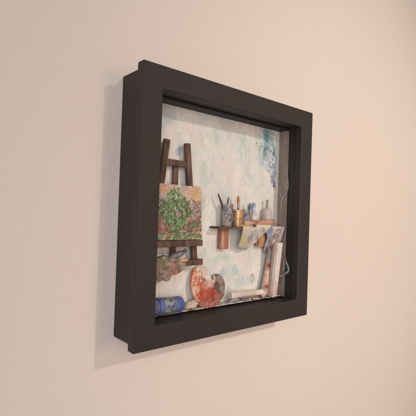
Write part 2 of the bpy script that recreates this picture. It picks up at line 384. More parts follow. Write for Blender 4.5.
sky = [lin(218, 178, 136), lin(206, 164, 124), lin(190, 172, 172), lin(206, 188, 182), lin(214, 190, 164), lin(180, 162, 168), lin(198, 182, 182)]
org = [lin(226, 170, 100), lin(218, 150, 85), lin(230, 190, 130)]
mauve = [lin(160, 134, 124), lin(176, 152, 142), lin(146, 118, 106), lin(194, 168, 154), lin(162, 140, 144)]
earth = [lin(166, 126, 106), lin(184, 146, 126), lin(150, 112, 94), lin(204, 174, 156), lin(136, 108, 90), lin(120, 100, 80), lin(132, 122, 88), lin(176, 120, 100)]
green = [lin(94, 130, 78), lin(114, 154, 92), lin(76, 106, 62), lin(132, 170, 106), lin(84, 124, 94), lin(112, 140, 78), lin(152, 178, 124)]
dgreen = [lin(58, 84, 48), lin(72, 92, 56), lin(80, 78, 54)]
flow = [lin(120, 150, 84), lin(176, 172, 140), lin(98, 136, 74), lin(166, 100, 84), lin(200, 186, 160), lin(84, 118, 68), lin(190, 150, 116), lin(110, 130, 76), lin(96, 112, 84)]
for _ in range(120): D(R.random(), R.uniform(.68, 1), R.uniform(6, 12), R.uniform(3, 6), R.gauss(0, .4), sky, .08)
for _ in range(120): D(R.random(), R.uniform(.42, .72), R.uniform(6, 12), R.uniform(3, 5), R.gauss(0, .25), mauve, .08)
for _ in range(140): D(R.random(), R.uniform(.1, .46), R.uniform(6, 11), R.uniform(3, 5), R.gauss(0, .5), earth, .08)
for _ in range(80): D(R.random(), R.uniform(0, .12), R.uniform(4, 8), R.uniform(2, 4), R.gauss(0, .4), [lin(110, 128, 76), lin(96, 116, 66), lin(140, 136, 96)], .08)
for _ in range(200): D(R.random(), R.uniform(.7, 1), R.uniform(3, 7), R.uniform(1.6, 3.2), R.gauss(0, .35), sky)
for _ in range(110): D(R.gauss(.9, .09), R.uniform(.68, .97), R.uniform(3, 6), R.uniform(1.2, 2.4), R.gauss(.2, .4), org)
for _ in range(40): D(R.gauss(.12, .08), R.uniform(.85, .98), R.uniform(3, 6), R.uniform(1.2, 2.4), R.gauss(.2, .4), org)
for _ in range(150): D(R.random(), R.uniform(.45, .72), R.uniform(3, 8), R.uniform(1.4, 2.6), R.gauss(0, .25), mauve)
for _ in range(150): D(R.random(), R.uniform(.14, .5), R.uniform(3, 7), R.uniform(1.2, 2.6), R.gauss(.1, .5), earth)
for u, v in ((.08, .73), (.12, .7), (.16, .68), (.76, .76), (.8, .73), (.84, .71), (.9, .69), (.95, .68), (.72, .72), (.7, .68), (.2, .66), (.78, .54), (.88, .53), (.95, .55)):
    D(u, v, R.uniform(3, 5.5), R.uniform(.7, 1.2), R.gauss(-.4, .3), [lin(78, 58, 58), lin(92, 70, 64)], .14)
for _ in range(70): D(R.uniform(.55, .98), R.uniform(.14, .36), R.uniform(2.5, 6), R.uniform(.7, 1.4), R.gauss(PI/2, .3), [lin(98, 80, 62), lin(120, 92, 74), lin(86, 92, 60), lin(140, 84, 72)])
for _ in range(60): D(R.uniform(.02, .4), R.uniform(.12, .4), R.uniform(2, 5), R.uniform(.8, 1.6), R.gauss(PI/2, .5), [lin(110, 112, 70), lin(150, 92, 76), lin(176, 84, 70), lin(96, 120, 70), lin(128, 96, 78)])
for _ in range(180): D(R.random(), R.uniform(.0, .14), R.uniform(1.8, 4), R.uniform(.9, 1.8), R.gauss(.1, .5), flow)
for _ in range(14): D(R.uniform(.0, .16), R.uniform(.02, .08), R.uniform(2, 4), R.uniform(.8, 1.5), R.gauss(0, .3), [lin(100, 140, 150), lin(130, 160, 165)])
for _ in range(60):         # stems
    a = R.gauss(0, .35); D(.43+a*.32, R.uniform(.1, .38), R.uniform(3, 7), R.uniform(.5, 1), PI/2-a*1.4+R.gauss(0, .15), [lin(84, 70, 54), lin(104, 84, 66), lin(70, 66, 46), lin(150, 120, 100)])
def crown(v):           # left and right limit of the bush at height v
    t = (v-.10)/.84
    w = .36*math.sin(PI*min(1, max(0, t))**1.15)**.9
    n1 = mnoise.noise(Vector((v*9, 1.3, 0)))*.09; n2 = mnoise.noise(Vector((v*9, 7.7, 0)))*.09
    return .43-w*.88+n1, .43+w*.86+n2
def leafspot(lo, hi):
    for _ in range(40):
        v = R.uniform(lo, hi); a_, b_ = crown(v); u = R.uniform(a_, b_)
        if v > .74 and min(abs(u-.33), abs(u-.56)) > .085: continue
        if mnoise.noise(Vector((u*7, v*7, 4.2))) < -.44+.16*(v < .3): continue
        return u, v
    return .43, .5
for k in range(120):
    u, v = leafspot(.2, .9)
    D(u, v, R.uniform(4, 8), R.uniform(2, 4), R.gauss(PI/2, .6), [lin(82, 108, 64), lin(96, 120, 74), lin(70, 92, 58), lin(108, 130, 88), lin(118, 112, 84), lin(128, 112, 92)], .1)
for k in range(640):        # leaves of the bush, dark ones first
    u, v = leafspot(.16, .94)
    D(u, v, R.uniform(1.6, 5.5)*(1.25 if k < 200 else .9), R.uniform(.8, 2.0), R.gauss(PI/2-(u-.43)*2.2, .75), dgreen if k < 150 else green+[lin(168, 180, 116), lin(120, 166, 90), lin(134, 178, 104)], .14)
for _ in range(40):
    u, v = leafspot(.16, .7); D(u, v, R.uniform(3, 6), R.uniform(.5, .9), R.gauss(PI/2-(u-.43)*2, .3), [lin(84, 72, 56), lin(110, 92, 74), lin(66, 66, 46)], .16)
for _ in range(26): D(R.gauss(.43, .14), R.gauss(.55, .14), R.uniform(1.4, 2.6), R.uniform(.6, 1), R.uniform(0, PI), [lin(196, 206, 170), lin(170, 186, 160)], .2)
for _ in range(12): D(R.gauss(.06, .03), R.gauss(.2, .03), 2, 1.3, R.uniform(0, 3), [lin(190, 72, 62)], .4)
for _ in range(12): D(R.gauss(.83, .03), R.gauss(.27, .03), 2.2, 1.4, R.uniform(0, 3), [lin(96, 140, 84)], .4)
m.build('brushwork', PAINT, cv, smooth=60)

# ------------------------------------------------------------------ things on the easel's lower ledge
RAGM = mat_stain('paint_rag', (.25, .17, .13, 1), [((.37, .28, .23, 1), 75, .52, 1), ((.17, .12, .095, 1), 100, .55, 2), ((.48, .16, .10, 1), 110, .61, 5), ((.17, .25, .10, 1), 120, .62, 9), ((.46, .40, .35, 1), 130, .62, 12)], .9, bd=.0006)
m = MB()
top_l = catmull([(-98, -47), (-89, -48.5), (-82, -46.8), (-76, -48.8), (-70, -49.6), (-64.5, -51.0), (-59.5, -52.2)], 7, False)
bot_l = catmull([(-98, -69), (-91, -70.6), (-86, -69.4), (-82, -71), (-78, -67.5), (-73, -65), (-66.5, -64), (-60.5, -60.5)], 6, False)
nu = 42
def at_(l, u): f_ = u*(len(l)-1); i = min(len(l)-2, int(f_)); return l[i].lerp(l[i+1], f_-i)
def rg(u, v):
    a, b = at_(top_l, u), at_(bot_l, u); p = a.lerp(b, v); x, z = p.x, p.y
    q = mnoise.noise(Vector((x*.16+z*.07, z*.05, 3)))*3.2+mnoise.noise(Vector((x*.42+z*.2, z*.16, 9)))*2.0+mnoise.noise(Vector((x*.9, z*.6, 17)))*.8
    hang = min(1, v*2.4)
    return (x+mnoise.noise(Vector((x*.3, z*.3, 30)))*1.2, 17.0-1.6*hang+q*(.35+.65*hang)+(5 if v == 0 else 0), z+mnoise.noise(Vector((x*.35, 40, z*.3)))*1.3)
m.sheet(rg, nu, 24)
rag = m.build('rag', RAGM, origin=(-74, 20, -52), smooth=180, solid=.7, sub=1)
tag(rag, 'crumpled brown paint-stained rag draped over the lower ledge of the easel', 'rag')
TUBEM = mat_plain('grey_blue_tube', lin(122, 118, 126), .45, .18, 220, bd=.0005)
t = thing('paint_tube', (-68, 22, -50), 'squeezed grey-blue paint tube lying on the rag on the easel ledge', 'paint tube')
m = MB(); p = [(-76, 21, -50.2), (-74, 20.6, -49.2), (-70, 20.2, -47.6), (-65, 19.8, -46.4), (-61, 19.7, -45), (-59.8, 19.7, -44.4)]
m.tube(p, [1.0, 2.4, 3.5, 3.7, 3.1, 1.4], 16, jit=.08, flat=.85); m.build('tube_body', TUBEM, t, smooth=60)
m = MB(); m.lathe((-60, 19.7, -44.5), (-56.3, 19.6, -42.2), [(0, 1.5), (.2, 1.9), (.9, 1.7), (1, 1.3)], 14); m.build('cap', mat_plain('dark_cap', lin(84, 76, 78), .5), t)
YB = mat_plain('yellow_lacquer', lin(226, 180, 105), .4, .12, 150)
t = thing('paint_brush', (-63, 16, -52), 'short yellow-handled brush lying on the stained rag below the painting', 'paint brush', 'paint brushes')
m = MB(); m.tube([(-68, 14.6, -52.3), (-64, 14.6, -52.1), (-59.5, 15, -51.8), (-57, 15.4, -51.7)], [.5, 1.1, 1.25, .9], 10); m.build('handle', YB, t)
m = MB(); m.tube([(-71, 14.7, -52.5), (-68, 14.6, -52.3)], [.9, .7], 10); m.build('ferrule', mat_plain('tin', (.45, .44, .43, 1), .35, .1, 200, .8), t)
m = MB(); m.tube([(-74, 15, -52.9), (-72.6, 14.8, -52.7), (-70.8, 14.7, -52.5)], [.3, 1.1, .85], 10); m.build('bristle', mat_plain('red_bristle', lin(150, 70, 55), .8), t)

# ------------------------------------------------------------------ glass jar lying on the floor
ja, jb = Vector((-86.5, 25.4, -97.4)), Vector((-54.6, 29.0, -98.9))
jat = lambda s: ja+(jb-ja)*s
BLUE = mat_glass('blue_plastic', lin(140, 156, 220), .14, .40); BLUE2 = mat_glass('pale_blue_plastic', lin(190, 184, 214), .18, .85)
GLASS = mat_glass('clear_glass', (.97, .97, .95, 1), .05, .16)
t = thing('glass_jar', (-68.7, 27, -106), 'small clear glass jar with blue ends lying on its side, lower left corner', 'jar')
m = MB(); m.lathe(jat(.16), jat(.74), [(0, 8.0), (.03, 8.35), (.5, 8.3), (.93, 7.9), (1, 7.3)], 40, (False, False)); m.build('jar_glass', GLASS, t, smooth=60)
m = MB(); m.lathe(jat(0), jat(.19), [(0, 6.6), (.02, 8.3), (.12, 8.8), (.4, 8.85), (.48, 8.4), (.66, 8.4), (.74, 8.85), (.94, 8.8), (1, 8.4)], 40, (False, False)); base = m.build('jar_base', BLUE, t, smooth=30)
m = MB(); m.lathe(jat(-.004), jat(.02), [(0, 6.4), (1, 6.6)], 40); m.build('base_disc', BLUE2, base)
m = MB(); m.lathe(jat(.68), jat(1), [(0, 7.6), (.04, 8.1), (.30, 8.1), (.36, 7.5), (.42, 7.9), (.93, 7.9), (1, 7.2)], 48, (False, True)); lid = m.build('jar_lid', BLUE, t, smooth=30)
m = MB()
for k in range(26):
    an = 2*PI*k/26; u = (jb-ja).normalized(); a = u.cross(Vector((0, 1, 0))).normalized(); b = u.cross(a)
    c = a*math.cos(an)*7.95+b*math.sin(an)*7.95
    m.tube([jat(.82)+c, jat(.98)+c], .32, 6)
m.build('lid_ridge', BLUE, lid)
m = MB()
for k in range(20):
    c = jat(R.uniform(.24, .60)); an = R.uniform(-.8, .8); rr = R.uniform(4.6, 6.9)
    x = c+Vector((0, math.sin(an)*rr, -math.cos(an)*rr)); dv = Vector((R.uniform(-1, 1), R.uniform(-.4, .4), R.uniform(-.2, .5)))*2.6
    m.tube([x-dv, x, x+dv], [.25, R.uniform(.5, 1.1), .2], 7, flat=.5)
m.build('jar_contents', mat_stain('green_scraps', lin(140, 146, 100), [(lin(206, 190, 150), 120, .50, 2), (lin(96, 112, 70), 120, .58, 4)], .8), t)

# ------------------------------------------------------------------ crumpled paper beside the palette
m = MB()
rnd = {}
def crump(u, v):
    th = 2*PI*u; ph = PI*v; k = (round(u*18) % 18, round(v*10)) if 0 < v < 1 else (0, round(v*10))
    j = rnd.setdefault(k, R.uniform(.74, 1.16))
    x, y, z = math.sin(ph)*math.cos(th), math.sin(ph)*math.sin(th), math.cos(ph)
    zz = z*5.8*j if z > 0 else z*3.2*j
    return (-40.0+x*8.8*j+zz*.9, 29.8+y*4.6*j, -102.6+zz)
m.sheet(crump, 18, 10)
pp = m.build('crumpled_paper', mat_stain('cream_paper', lin(214, 196, 180), [(lin(196, 170, 150), 60, .56, 3), (lin(170, 175, 130), 70, .66, 7)], .85), origin=(-40, 30, -106), smooth=25)
tag(pp, 'crumpled piece of cream paper between blue-ended jar and palette', 'paper')

# ------------------------------------------------------------------ palette
out = catmull([(-20, -106.6), (-29, -104.4), (-36.4, -96), (-40.4, -84), (-40.2, -73), (-36.4, -64.6), (-29.6, -61.2), (-21.8, -62.6), (-16.4, -67.4), (-13.6, -73), (-11.6, -77.2), (-9.2, -77.0), (-8.4, -73.6), (-4.4, -71.6), (1.6, -73.4), (6, -79.4), (7.2, -87.5), (4.4, -96.4), (-3, -103.2), (-11.5, -106.6)], 5)
t = thing('palette', (-18, 26, -106.4), 'kidney-shaped palette smeared with orange, red and white paint leaning on back', 'palette')
tilt = lambda z: 25.2+5.4*(z+106.5)/45
m = MB(); n = len(out)
vs = [(q.x, tilt(q.y), q.y) for q in out]+[(q.x, tilt(q.y)+2.6, q.y) for q in out]
m.add(vs, [list(range(n)), list(range(2*n-1, n-1, -1))]+[(i, i+n, (i+1) % n+n, (i+1) % n) for i in range(n)])
OR_, WH_, RE_, PI_, GR_ = lin(202, 116, 78), lin(218, 198, 186), lin(174, 72, 58), lin(164, 100, 90), lin(156, 142, 134)
pal = m.build('palette_board', mat_stain('dark_palette_wood', lin(104, 84, 74), [(lin(132, 112, 100), 60, .55, 2), (lin(84, 66, 58), 70, .56, 5), (lin(150, 134, 124), 140, .63, 8)], .5, stretch=(1, 1, .5), o=(-18, 0, -106.4),
    spots=[(-20, -103, 24, 9, PI_, 240, 1.1, .95), (-38, -80, 20, 40, OR_, 240, 1.1, 1), (-36, -94, 10, 10, lin(206, 150, 122), 220, 2.0, .85), (-19, -92, 23, 16, RE_, 240, 1.2, 1), (-23, -66, 19, 13, WH_, 220, 1.2, 1), (-14, -75, 12, 12, WH_, 220, 1.2, 1), (-20, -82, 13, 7, lin(206, 160, 144), 240, 2.2, .85),
           (-34, -72, 8, 12, lin(222, 180, 156), 190, 3.6, .9), (-35, -84, 7, 12, lin(228, 196, 176), 240, 4.2, .85), (-29, -78, 8, 9, lin(190, 92, 58), 200, 3.6, .8), (-22, -88, 10, 6, lin(196, 104, 86), 240, 3.4, .7), (-24, -66, 12, 8, lin(206, 176, 160), 260, 3.4, .7), (-16, -73, 8, 8, lin(226, 212, 202), 260, 3.4, .8), (-15, -96, 10, 6, lin(146, 56, 50), 200, 3.8, .8), (-20, -103, 12, 5, lin(190, 132, 118), 220, 4, .7), (-3, -78, 8, 8, GR_, 200, 3.8, .8), (3, -90, 6, 14, GR_, 230, 4.2, .75), (-4, -97, 7, 8, lin(180, 120, 110), 230, 4.2, .6)]), t, bevel=.5)
def inside(x, z, pad=0):
    c = False; j = n-1
    for i in range(n):
        a, b = out[i], out[j]
        if (a.y > z) != (b.y > z) and x < (b.x-a.x)*(z-a.y)/(b.y-a.y)+a.x: c = not c
        j = i
    return c and min(math.hypot(q.x-x, q.y-z) for q in out) > pad
m = MB(); mp2 = lambda x, z, h: (x, tilt(z)-.03-h, z)
O_ = [lin(206, 112, 70), lin(214, 132, 90), lin(196, 96, 62), lin(222, 160, 124), lin(226, 196, 176)]
Rd = [lin(178, 68, 54), lin(190, 80, 62), lin(164, 60, 50), lin(198, 100, 82)]
Wh = [lin(216, 196, 184), lin(210, 186, 172), lin(220, 204, 192), lin(214, 176, 156)]
Gy = [lin(140, 124, 116), lin(160, 146, 138), lin(116, 98, 90), lin(182, 168, 160), lin(98, 84, 78)]
Pk = [lin(176, 104, 92), lin(160, 92, 84), lin(190, 128, 114)]
def zone(cx, cz, sx, sz, nn, cols, l=(2, 5), w=(1.4, 3), h=.22, tilt_=None):
    for _ in range(nn):
        x, z = R.gauss(cx, sx), R.gauss(cz, sz); L_ = R.uniform(*l)
        if inside(x, z, L_*(.30 if L_ > 4 else .36)): m.dab(mp2, x, z, L_, R.uniform(*w), R.uniform(0, PI) if tilt_ is None else R.gauss(tilt_, .4), pick(cols), h)
m.step = .0003
zone(-33, -78, 3.6, 8, 26, O_[:4], (2, 6), (1, 2.6)); zone(-24, -68, 5, 4, 22, Wh, (2, 6), (1, 2.6)); zone(-16, -76, 3, 4, 12, Wh, (2, 5), (1, 2.2)); zone(-34, -76, 3, 8, 14, Wh[:3], (1.2, 3.2), (.6, 1.4))
zone(-18, -92, 6, 4.6, 30, Rd, (2, 7), (1, 3)); zone(-20, -101, 6, 2.6, 14, Pk, (2, 5), (1, 2.4)); zone(0, -86, 3.4, 9, 16, Gy, (1.5, 5), (.5, 1.4), .18); zone(-10.5, -74.5, 2, 2, 8, Wh, (1.6, 3), (1.1, 2), .2)
m.build('paint_daub', PAINT, pal, smooth=60)

# ------------------------------------------------------------------ shelf
ST = -18.4
shelf = thing('wall_shelf', (44, 36, -20), 'small dark brown shelf on two reddish brackets fixed to the painted back', 'shelf')
m = MB(); m.box(-12, 97, 19.6, 36.2, ST-2.2, ST); m.build('shelf_board', SHELFWOOD, shelf, bevel=.4)
m = MB(); m.box(.4, 11.2, 28.2, 36.2, -44, ST-2.1); m.build('bracket', COPPER, shelf, bevel=.6)
m = MB(); m.box(61.5, 72.8, 27.5, 36.2, -42.8, ST-2.1); m.build('bracket', COPPER, shelf, bevel=.6)

# brushes
HANDLE = mat_plain('dark_brush_handle', lin(82, 68, 66), .4, .15, 200); TIN = mat_plain('brush_ferrule', (.38, .36, .34, 1), .4, .1, 200, .7)
TANB = mat_plain('tan_bristle', lin(188, 132, 84), .8, .2, 400, stretch=(4, 4, .5)); 
def brush(label, a, b, r, hm, bm_, origin):
    """bristles at b"""
    a, b = Vector(a), Vector(b); L = lambda s: a+(b-a)*s
    t = thing('paint_brush', origin, label, 'paint brush', 'paint brushes')
    m = MB(); m.tube([L(0), L(.3), L(.55)], [r*.55, r*.95, r*.8], 10); m.build('handle', hm, t)
    m = MB(); m.tube([L(.54), L(.72)], [r*.9, r*1.1], 12); m.build('ferrule', TIN, t)
    m = MB(); m.tube([L(.71), L(.8), L(.9), L(1)], [r*1.05, r*1.35, r*1.2, r*.35], 12, jit=.06); m.build('bristle', bm_, t)
    return t
def handle_up(label, a, b, r, hm, origin):
    a, b = Vector(a), Vector(b); L = lambda s: a+(b-a)*s
    t = thing('paint_brush', origin, label, 'paint brush', 'paint brushes')
    m = MB(); m.tube([L(0), L(.1), L(.2)], [r*.4, r*1.2, r*1.1], 10); m.build('bristle', TANB, t)
    m = MB(); m.tube([L(.19), L(.36)], [r*1.1, r*.9], 10); m.build('ferrule', TIN, t)
    m = MB(); m.tube([L(.35), L(.6), L(.9), L(1)], [r*.85, r*1.05, r*.8, r*.35], 10); m.build('handle', hm, t)

# milky jar with paint smears and two brush handles
JARM = mat_glass('smeared_glass', lin(236, 230, 224), .08, .30)
t = thing('brush_jar', (6.4, 28, ST), 'milky paint-smeared jar holding brush handles at left end of the shelf', 'jar')
m = MB(); m.lathe((6.4, 28, ST+.05), (6.4, 28, 6.6), [(0, 5.4), (.03, 5.9), (.3, 6.2), (.6, 6.3), (.8, 6.2), (.88, 6.1), (.9, 6.6), (.97, 6.7), (1, 6.3), (.99, 5.7), (.9, 5.5), (.75, 5.6), (.05, 5.2)], 32, (True, False)); jb_ = m.build('jar_body', JARM, t, smooth=50)
m = MB(); cyl = lambda x, z, h: (6.4+(6.75+h)*math.sin(x/7), 28-(6.75+h)*math.cos(x/7), z)
BL = [lin(108, 126, 158), lin(126, 144, 172), lin(92, 108, 146), lin(156, 168, 184)]
for _ in range(16): m.dab(cyl, R.gauss(-7, 2.2), R.gauss(1.5, 2.2), R.uniform(2, 4.5), R.uniform(1.2, 2.2), R.uniform(0, 3), pick(BL), .5)
for _ in range(12): m.dab(cyl, R.gauss(6.4, 1.6), R.gauss(2, 2), R.uniform(2, 4), R.uniform(1, 2), R.uniform(0, 3), pick(BL[:3]), .5)
for _ in range(18): m.dab(cyl, R.gauss(3, 1.8), R.gauss(-8, 3), R.uniform(2, 5), R.uniform(1, 2), R.gauss(1.6, .4), pick(BL), .4)
for _ in range(14): m.dab(cyl, R.gauss(-1, 2.5), R.gauss(-6, 5), R.uniform(3, 6), R.uniform(.6, 1.3), R.gauss(1.7, .3), pick([lin(128, 108, 96), lin(96, 86, 84), lin(206, 196, 188)]), .4)
for _ in range(10): m.dab(cyl, R.gauss(1, 2.2), R.gauss(4.2, .7), R.uniform(2, 4), R.uniform(.8, 1.4), R.gauss(0, .3), pick([lin(176, 124, 96), lin(150, 104, 84)]), .5)
m.build('paint_smear', PAINT, jb_, smooth=60)
handle_up('dark brush handle leaning left out of the smeared jar', (9.6, 27.5, -16.5), (-8.4, 27.6, 18.6), 1.3, HANDLE, (8.5, 28, -16))
handle_up('shorter brush handle rising from right side of smeared jar', (4.0, 29, -16.5), (9.0, 28.4, 15.8), 1.2, mat_plain('worn_handle', lin(110, 92, 84), .5), (3, 29, -16))

# gold pot with one brush
GOLD = mat_plain('brass_paint', (.70, .43, .235, 1), .30, .25, 140, .72, .0004)
t = thing('metal_pot', (21.6, 26, ST), 'tapered gold metal pot with a brush in it on the shelf', 'pot')
m = MB(); m.lathe((21.6, 26, ST+.05), (21.6, 26, 1.2), [(0, 5.6), (.02, 6.0), (.88, 8.6), (.9, 9.1), (.97, 9.25), (1, 8.9), (.99, 8.2), (.9, 8.0), (.2, 5.6), (.08, 5.2)], 40, (True, True)); m.build('pot_body', GOLD, t, smooth=35)
brush('upright brush with tan bristles standing in the gold pot', (23.4, 26.5, -14), (21.8, 26, 17.6), 1.35, HANDLE, TANB, (23.4, 26.5, -16))

# blue rag, brown stick brush, pale blue bottle
BR_ = mat_stain('blue_stained_cloth', lin(136, 150, 176), [(lin(206, 202, 200), 120, .53, 2), (lin(92, 110, 152), 130, .57, 5), (lin(150, 130, 130), 110, .64, 8)], .85)
m = MB(); rnd.clear()
def crump2(u, v):
    th = 2*PI*u; ph = PI*v; k = (round(u*16) % 16, round(v*10)) if 0 < v < 1 else (0, round(v*10))
    j = rnd.setdefault(k, R.uniform(.7, 1.2)); x, y, z = math.sin(ph)*math.cos(th), math.sin(ph)*math.sin(th), math.cos(ph)
    return (38.6+x*5.2*j+max(0, z)*2.2, 29+y*4*j, -11+z*(9 if z > 0 else 6.6)*j)
m.sheet(crump2, 16, 10)
tag(m.build('rag', BR_, origin=(38.6, 29, ST), smooth=30), 'small crumpled blue and white rag beside the gold pot', 'rag')
brush('brown-handled brush with blue tip standing behind the terracotta roll', (45.2, 26.8, -17.8), (43.0, 27.2, 9.6), 1.75, COPPER, mat_plain('blue_bristle', lin(110, 120, 150), .8), (45.2, 26.8, ST))
t = thing('paint_bottle', (51.6, 29, ST), 'slim pale blue paint bottle between the brown brush and grey bottle', 'bottle')
PBL = mat_stain('blue_glass', lin(186, 190, 194), [(lin(146, 162, 184), 110, .56, 2), (lin(214, 206, 200), 120, .52, 5)], .3)
m = MB(); m.lathe((51.6, 29, ST+.05), (51.6, 29, 5.6), [(0, 3.4), (.03, 3.8), (.62, 3.8), (.74, 3.0), (.82, 1.8), (1, 1.7)], 24); m.build('bottle_body', PBL, t)
m = MB(); m.lathe((51.6, 29, 5), (51.6, 29, 10.4), [(0, 2.2), (.9, 2.1), (1, 1.7)], 18); m.build('cap', mat_stain('blue_cap', lin(140, 162, 178), [(lin(200, 196, 190), 150, .55, 2)], .5), t)
# grey bottle
t = thing('glass_bottle', (76.4, 29.5, ST), 'stout frosted grey bottle with thin neck at right end of shelf', 'bottle')
GB = mat_plain('frosted_glass', lin(192, 180, 172), .35, .10, 90)
m = MB(); m.lathe((76.4, 29.5, ST+.05), (76.4, 29.5, 5.2), [(0, 6.0), (.03, 6.5), (.60, 6.5), (.64, 6.2), (.68, 6.5), (.84, 6.0), (.94, 3.9), (1, 1.8)], 36); m.build('bottle_body', GB, t, smooth=50)
m = MB(); m.lathe((76.4, 29.5, 5), (76.4, 29.5, 15.4), [(0, 1.9), (.3, 1.35), (.8, 1.25), (.85, 1.6), (1, 1.5)], 16); m.build('neck', mat_plain('bottle_neck', lin(158, 140, 126), .5), t)

# terracotta roll, cream pad, loose brush
TERR = mat_stain('terracotta_paper', lin(192, 148, 130), [(lin(206, 170, 152), 70, .52, 2), (lin(160, 110, 94), 90, .57, 5), (lin(214, 186, 170), 110, .62, 9)], .75, stretch=(.35, 1, 1))
m = MB()
def roll(m, a, b, r0, r1, turns=2.3, n=60, seg=8):
    a, b = Vector(a), Vector(b); u = (b-a).normalized(); s_ = u.cross(Vector((0, 0, 1)))
    if s_.length < .2: s_ = u.cross(Vector((0, 1, 0)))
    s_.normalize(); w = u.cross(s_)
    def f(uu, vv):
        an = uu*turns*2*PI; r = r0+(r1-r0)*uu; c = a+(b-a)*vv+u*(uu-.5)*.8
        return c+s_*math.cos(an)*r+w*math.sin(an)*r*(1+.05*math.sin(vv*7+uu))
    m.sheet(f, n, seg)
roll(m, (27.5, 22.4, -14.4), (80.5, 22.6, -11.6), 1.2, 3.3)
tag(m.build('paper_roll', TERR, origin=(52, 22.5, ST), smooth=60, solid=.35), 'rolled sheet of terracotta paper lying along the front of the shelf', 'paper roll')
m = MB(); M_ = Matrix.Rotation(.05, 4, 'Z')
m.box(46, 71, 18.2, 25, ST+.1, ST+2.6)
t = thing('sketch_pad', (58, 21, ST), 'small cream sketch pad under the terracotta roll at front edge of the shelf', 'sketch pad')
m.build('page_block', mat_plain('cream_pages', lin(222, 204, 176), .8, .1, 500, stretch=(.3, .3, 8)), t, bevel=.2)
m = MB(); m.box(45.8, 71.2, 18, 25.2, ST+2.65, ST+3.1); m.build('cover', mat_plain('pad_cover', lin(206, 186, 160), .7), t, bevel=.15)
brush('brush with dark bristles lying flat at the shelf front beside the pad', (22, 20.4, ST+1.4), (46, 18.6, ST+1.6), 1.35, mat_plain('ochre_handle', lin(204, 158, 104), .45), HANDLE, (34, 20, ST))

# ------------------------------------------------------------------ stained cloth hanging over the shelf edge
YE, BG, DK, RD = lin(200, 182, 124), lin(150, 160, 178), lin(112, 108, 112), lin(170, 104, 90)
CLOTH = mat_stain('stained_cloth', lin(208, 196, 184), [(lin(190, 184, 176), 45, .5, 1), (lin(160, 164, 172), 75, .62, 6), (lin(186, 170, 140), 80, .62, 11)], .9, bd=.0005, o=(58, 0, ST),
    spots=[(28, -31, 8, 13, YE, 75, 2.6, .75), (34, -24, 6, 5, YE, 100, 2.8, .5), (38, -42, 9, 7, lin(180, 174, 160), 100, 3, .7), (48, -26, 10, 7, lin(176, 170, 168), 110, 3.4, .7), (52, -32, 6, 5, DK, 200, 3.8, .55), (40, -33, 7, 7, DK, 210, 4, .5), (36, -45, 5, 4, DK, 210, 3.8, .5),
           (75, -28, 7, 11, BG, 90, 2.8, .8), (80, -42, 7, 15, BG, 90, 3, .8), (88, -30, 9, 10, lin(180, 180, 184), 80, 3, .8), (72, -24, 6, 7, lin(112, 130, 166), 150, 3.4, .75), (84, -36, 7, 11, DK, 210, 4.2, .7), (90, -26, 6, 7, DK, 210, 4, .7), (83, -50, 6, 8, RD, 150, 3.4, .7), (91, -36, 5, 8, RD, 160, 3.6, .65), (60, -23, 8, 3, lin(150, 150, 158), 160, 3, .6)])
edge = catmull([(23.5, -42), (29, -43), (35, -46.5), (39.5, -45.5), (46, -42), (52, -37.5), (58, -31.5), (64, -26), (69, -25.5), (73, -32), (74.5, -48), (79, -58), (84.5, -60), (90, -54), (95, -46), (97, -40)], 5, False)
ne = len(edge)-1
def cl(u, v):
    i = min(ne, int(round(u*ne))); e = edge[i]; x = e.x
    w = math.sin(x*.62)*.8+math.sin(x*.27+1)*.8
    if v < .25:
        k = v/.25; return (x+.5*math.sin(k*5+x), 26-(26-18.9)*k, ST+.65+.25*math.sin(x*.8+k*3) if x < 45 or x > 71.5 else ST+.25)
    k = (v-.25)/.75
    return (min(101.5, x+1.1*math.sin(k*3+x*.3)*k+.36*(ST-e.y)*k*min(1, max(0, (x-74)/16))), 18.6-.3*abs(w)-w*k*.75+2.2*k*k+R.uniform(-.12, .12)+(.42*min(1, max(0, (x-66)/5))+.24*min(1, max(0, (66-x)/5)))*(ST-e.y)*k, ST+.5+(e.y-ST)*k)
m = MB(); m.sheet(cl, ne, 24)
m2 = m.build('cloth', CLOTH, origin=(58, 19, ST), smooth=180, solid=.45, sub=1)
tag(m2, 'paint-stained cream cloth hanging over the front edge of the shelf', 'cloth')
m = MB()
fp = lambda x, z, h: (x, 17.0-h, z)

# ------------------------------------------------------------------ leaning and lying canvases
PAT = mat_stain('patterned_canvas', lin(212, 178, 156), [(lin(190, 156, 138), 60, .5, 1), (lin(160, 156, 162), 60, .57, 6), (lin(224, 210, 198), 75, .57, 12), (lin(160, 96, 78), 80, .63, 3)], .8, bd=.0005, o=(75, 0, -106),
    spots=[(77, -92, 9, 5, lin(150, 78, 60), 60, 1.2, .95), (75, -103, 9, 3, lin(170, 100, 80), 90, 1.4, .8), (82, -66, 9, 7, lin(158, 84, 66), 60, 1.4, .9), (88, -64, 3.5, 5, lin(100, 146, 190), 70, 1.0, .95), (86, -44, 9, 8, lin(168, 110, 96), 70, 1.6, .85), (80, -54, 4, 14, lin(150, 156, 168), 80, 1.6, .8)])
m = MB(); roll(m, (72.2, 28.5, -105.6), (90.0, 29.5, -25), 1.6, 4.4, 2.2, 54, 22)
tag(m.build('canvas_roll', PAT, origin=(75, 27.5, -106), smooth=60, solid=.4), 'rolled canvas patterned in salmon, brown and blue leaning beside the white canvas', 'canvas roll')
WHC = mat_stain('white_canvas', lin(232, 218, 208), [(lin(210, 190, 180), 40, .54, 1), (lin(198, 172, 160), 60, .63, 4), (lin(232, 222, 214), 50, .6, 7)], .8)
t = thing('leaning_canvas', (85, 25, -106), 'tall narrow white canvas leaning in the lower right corner', 'canvas')
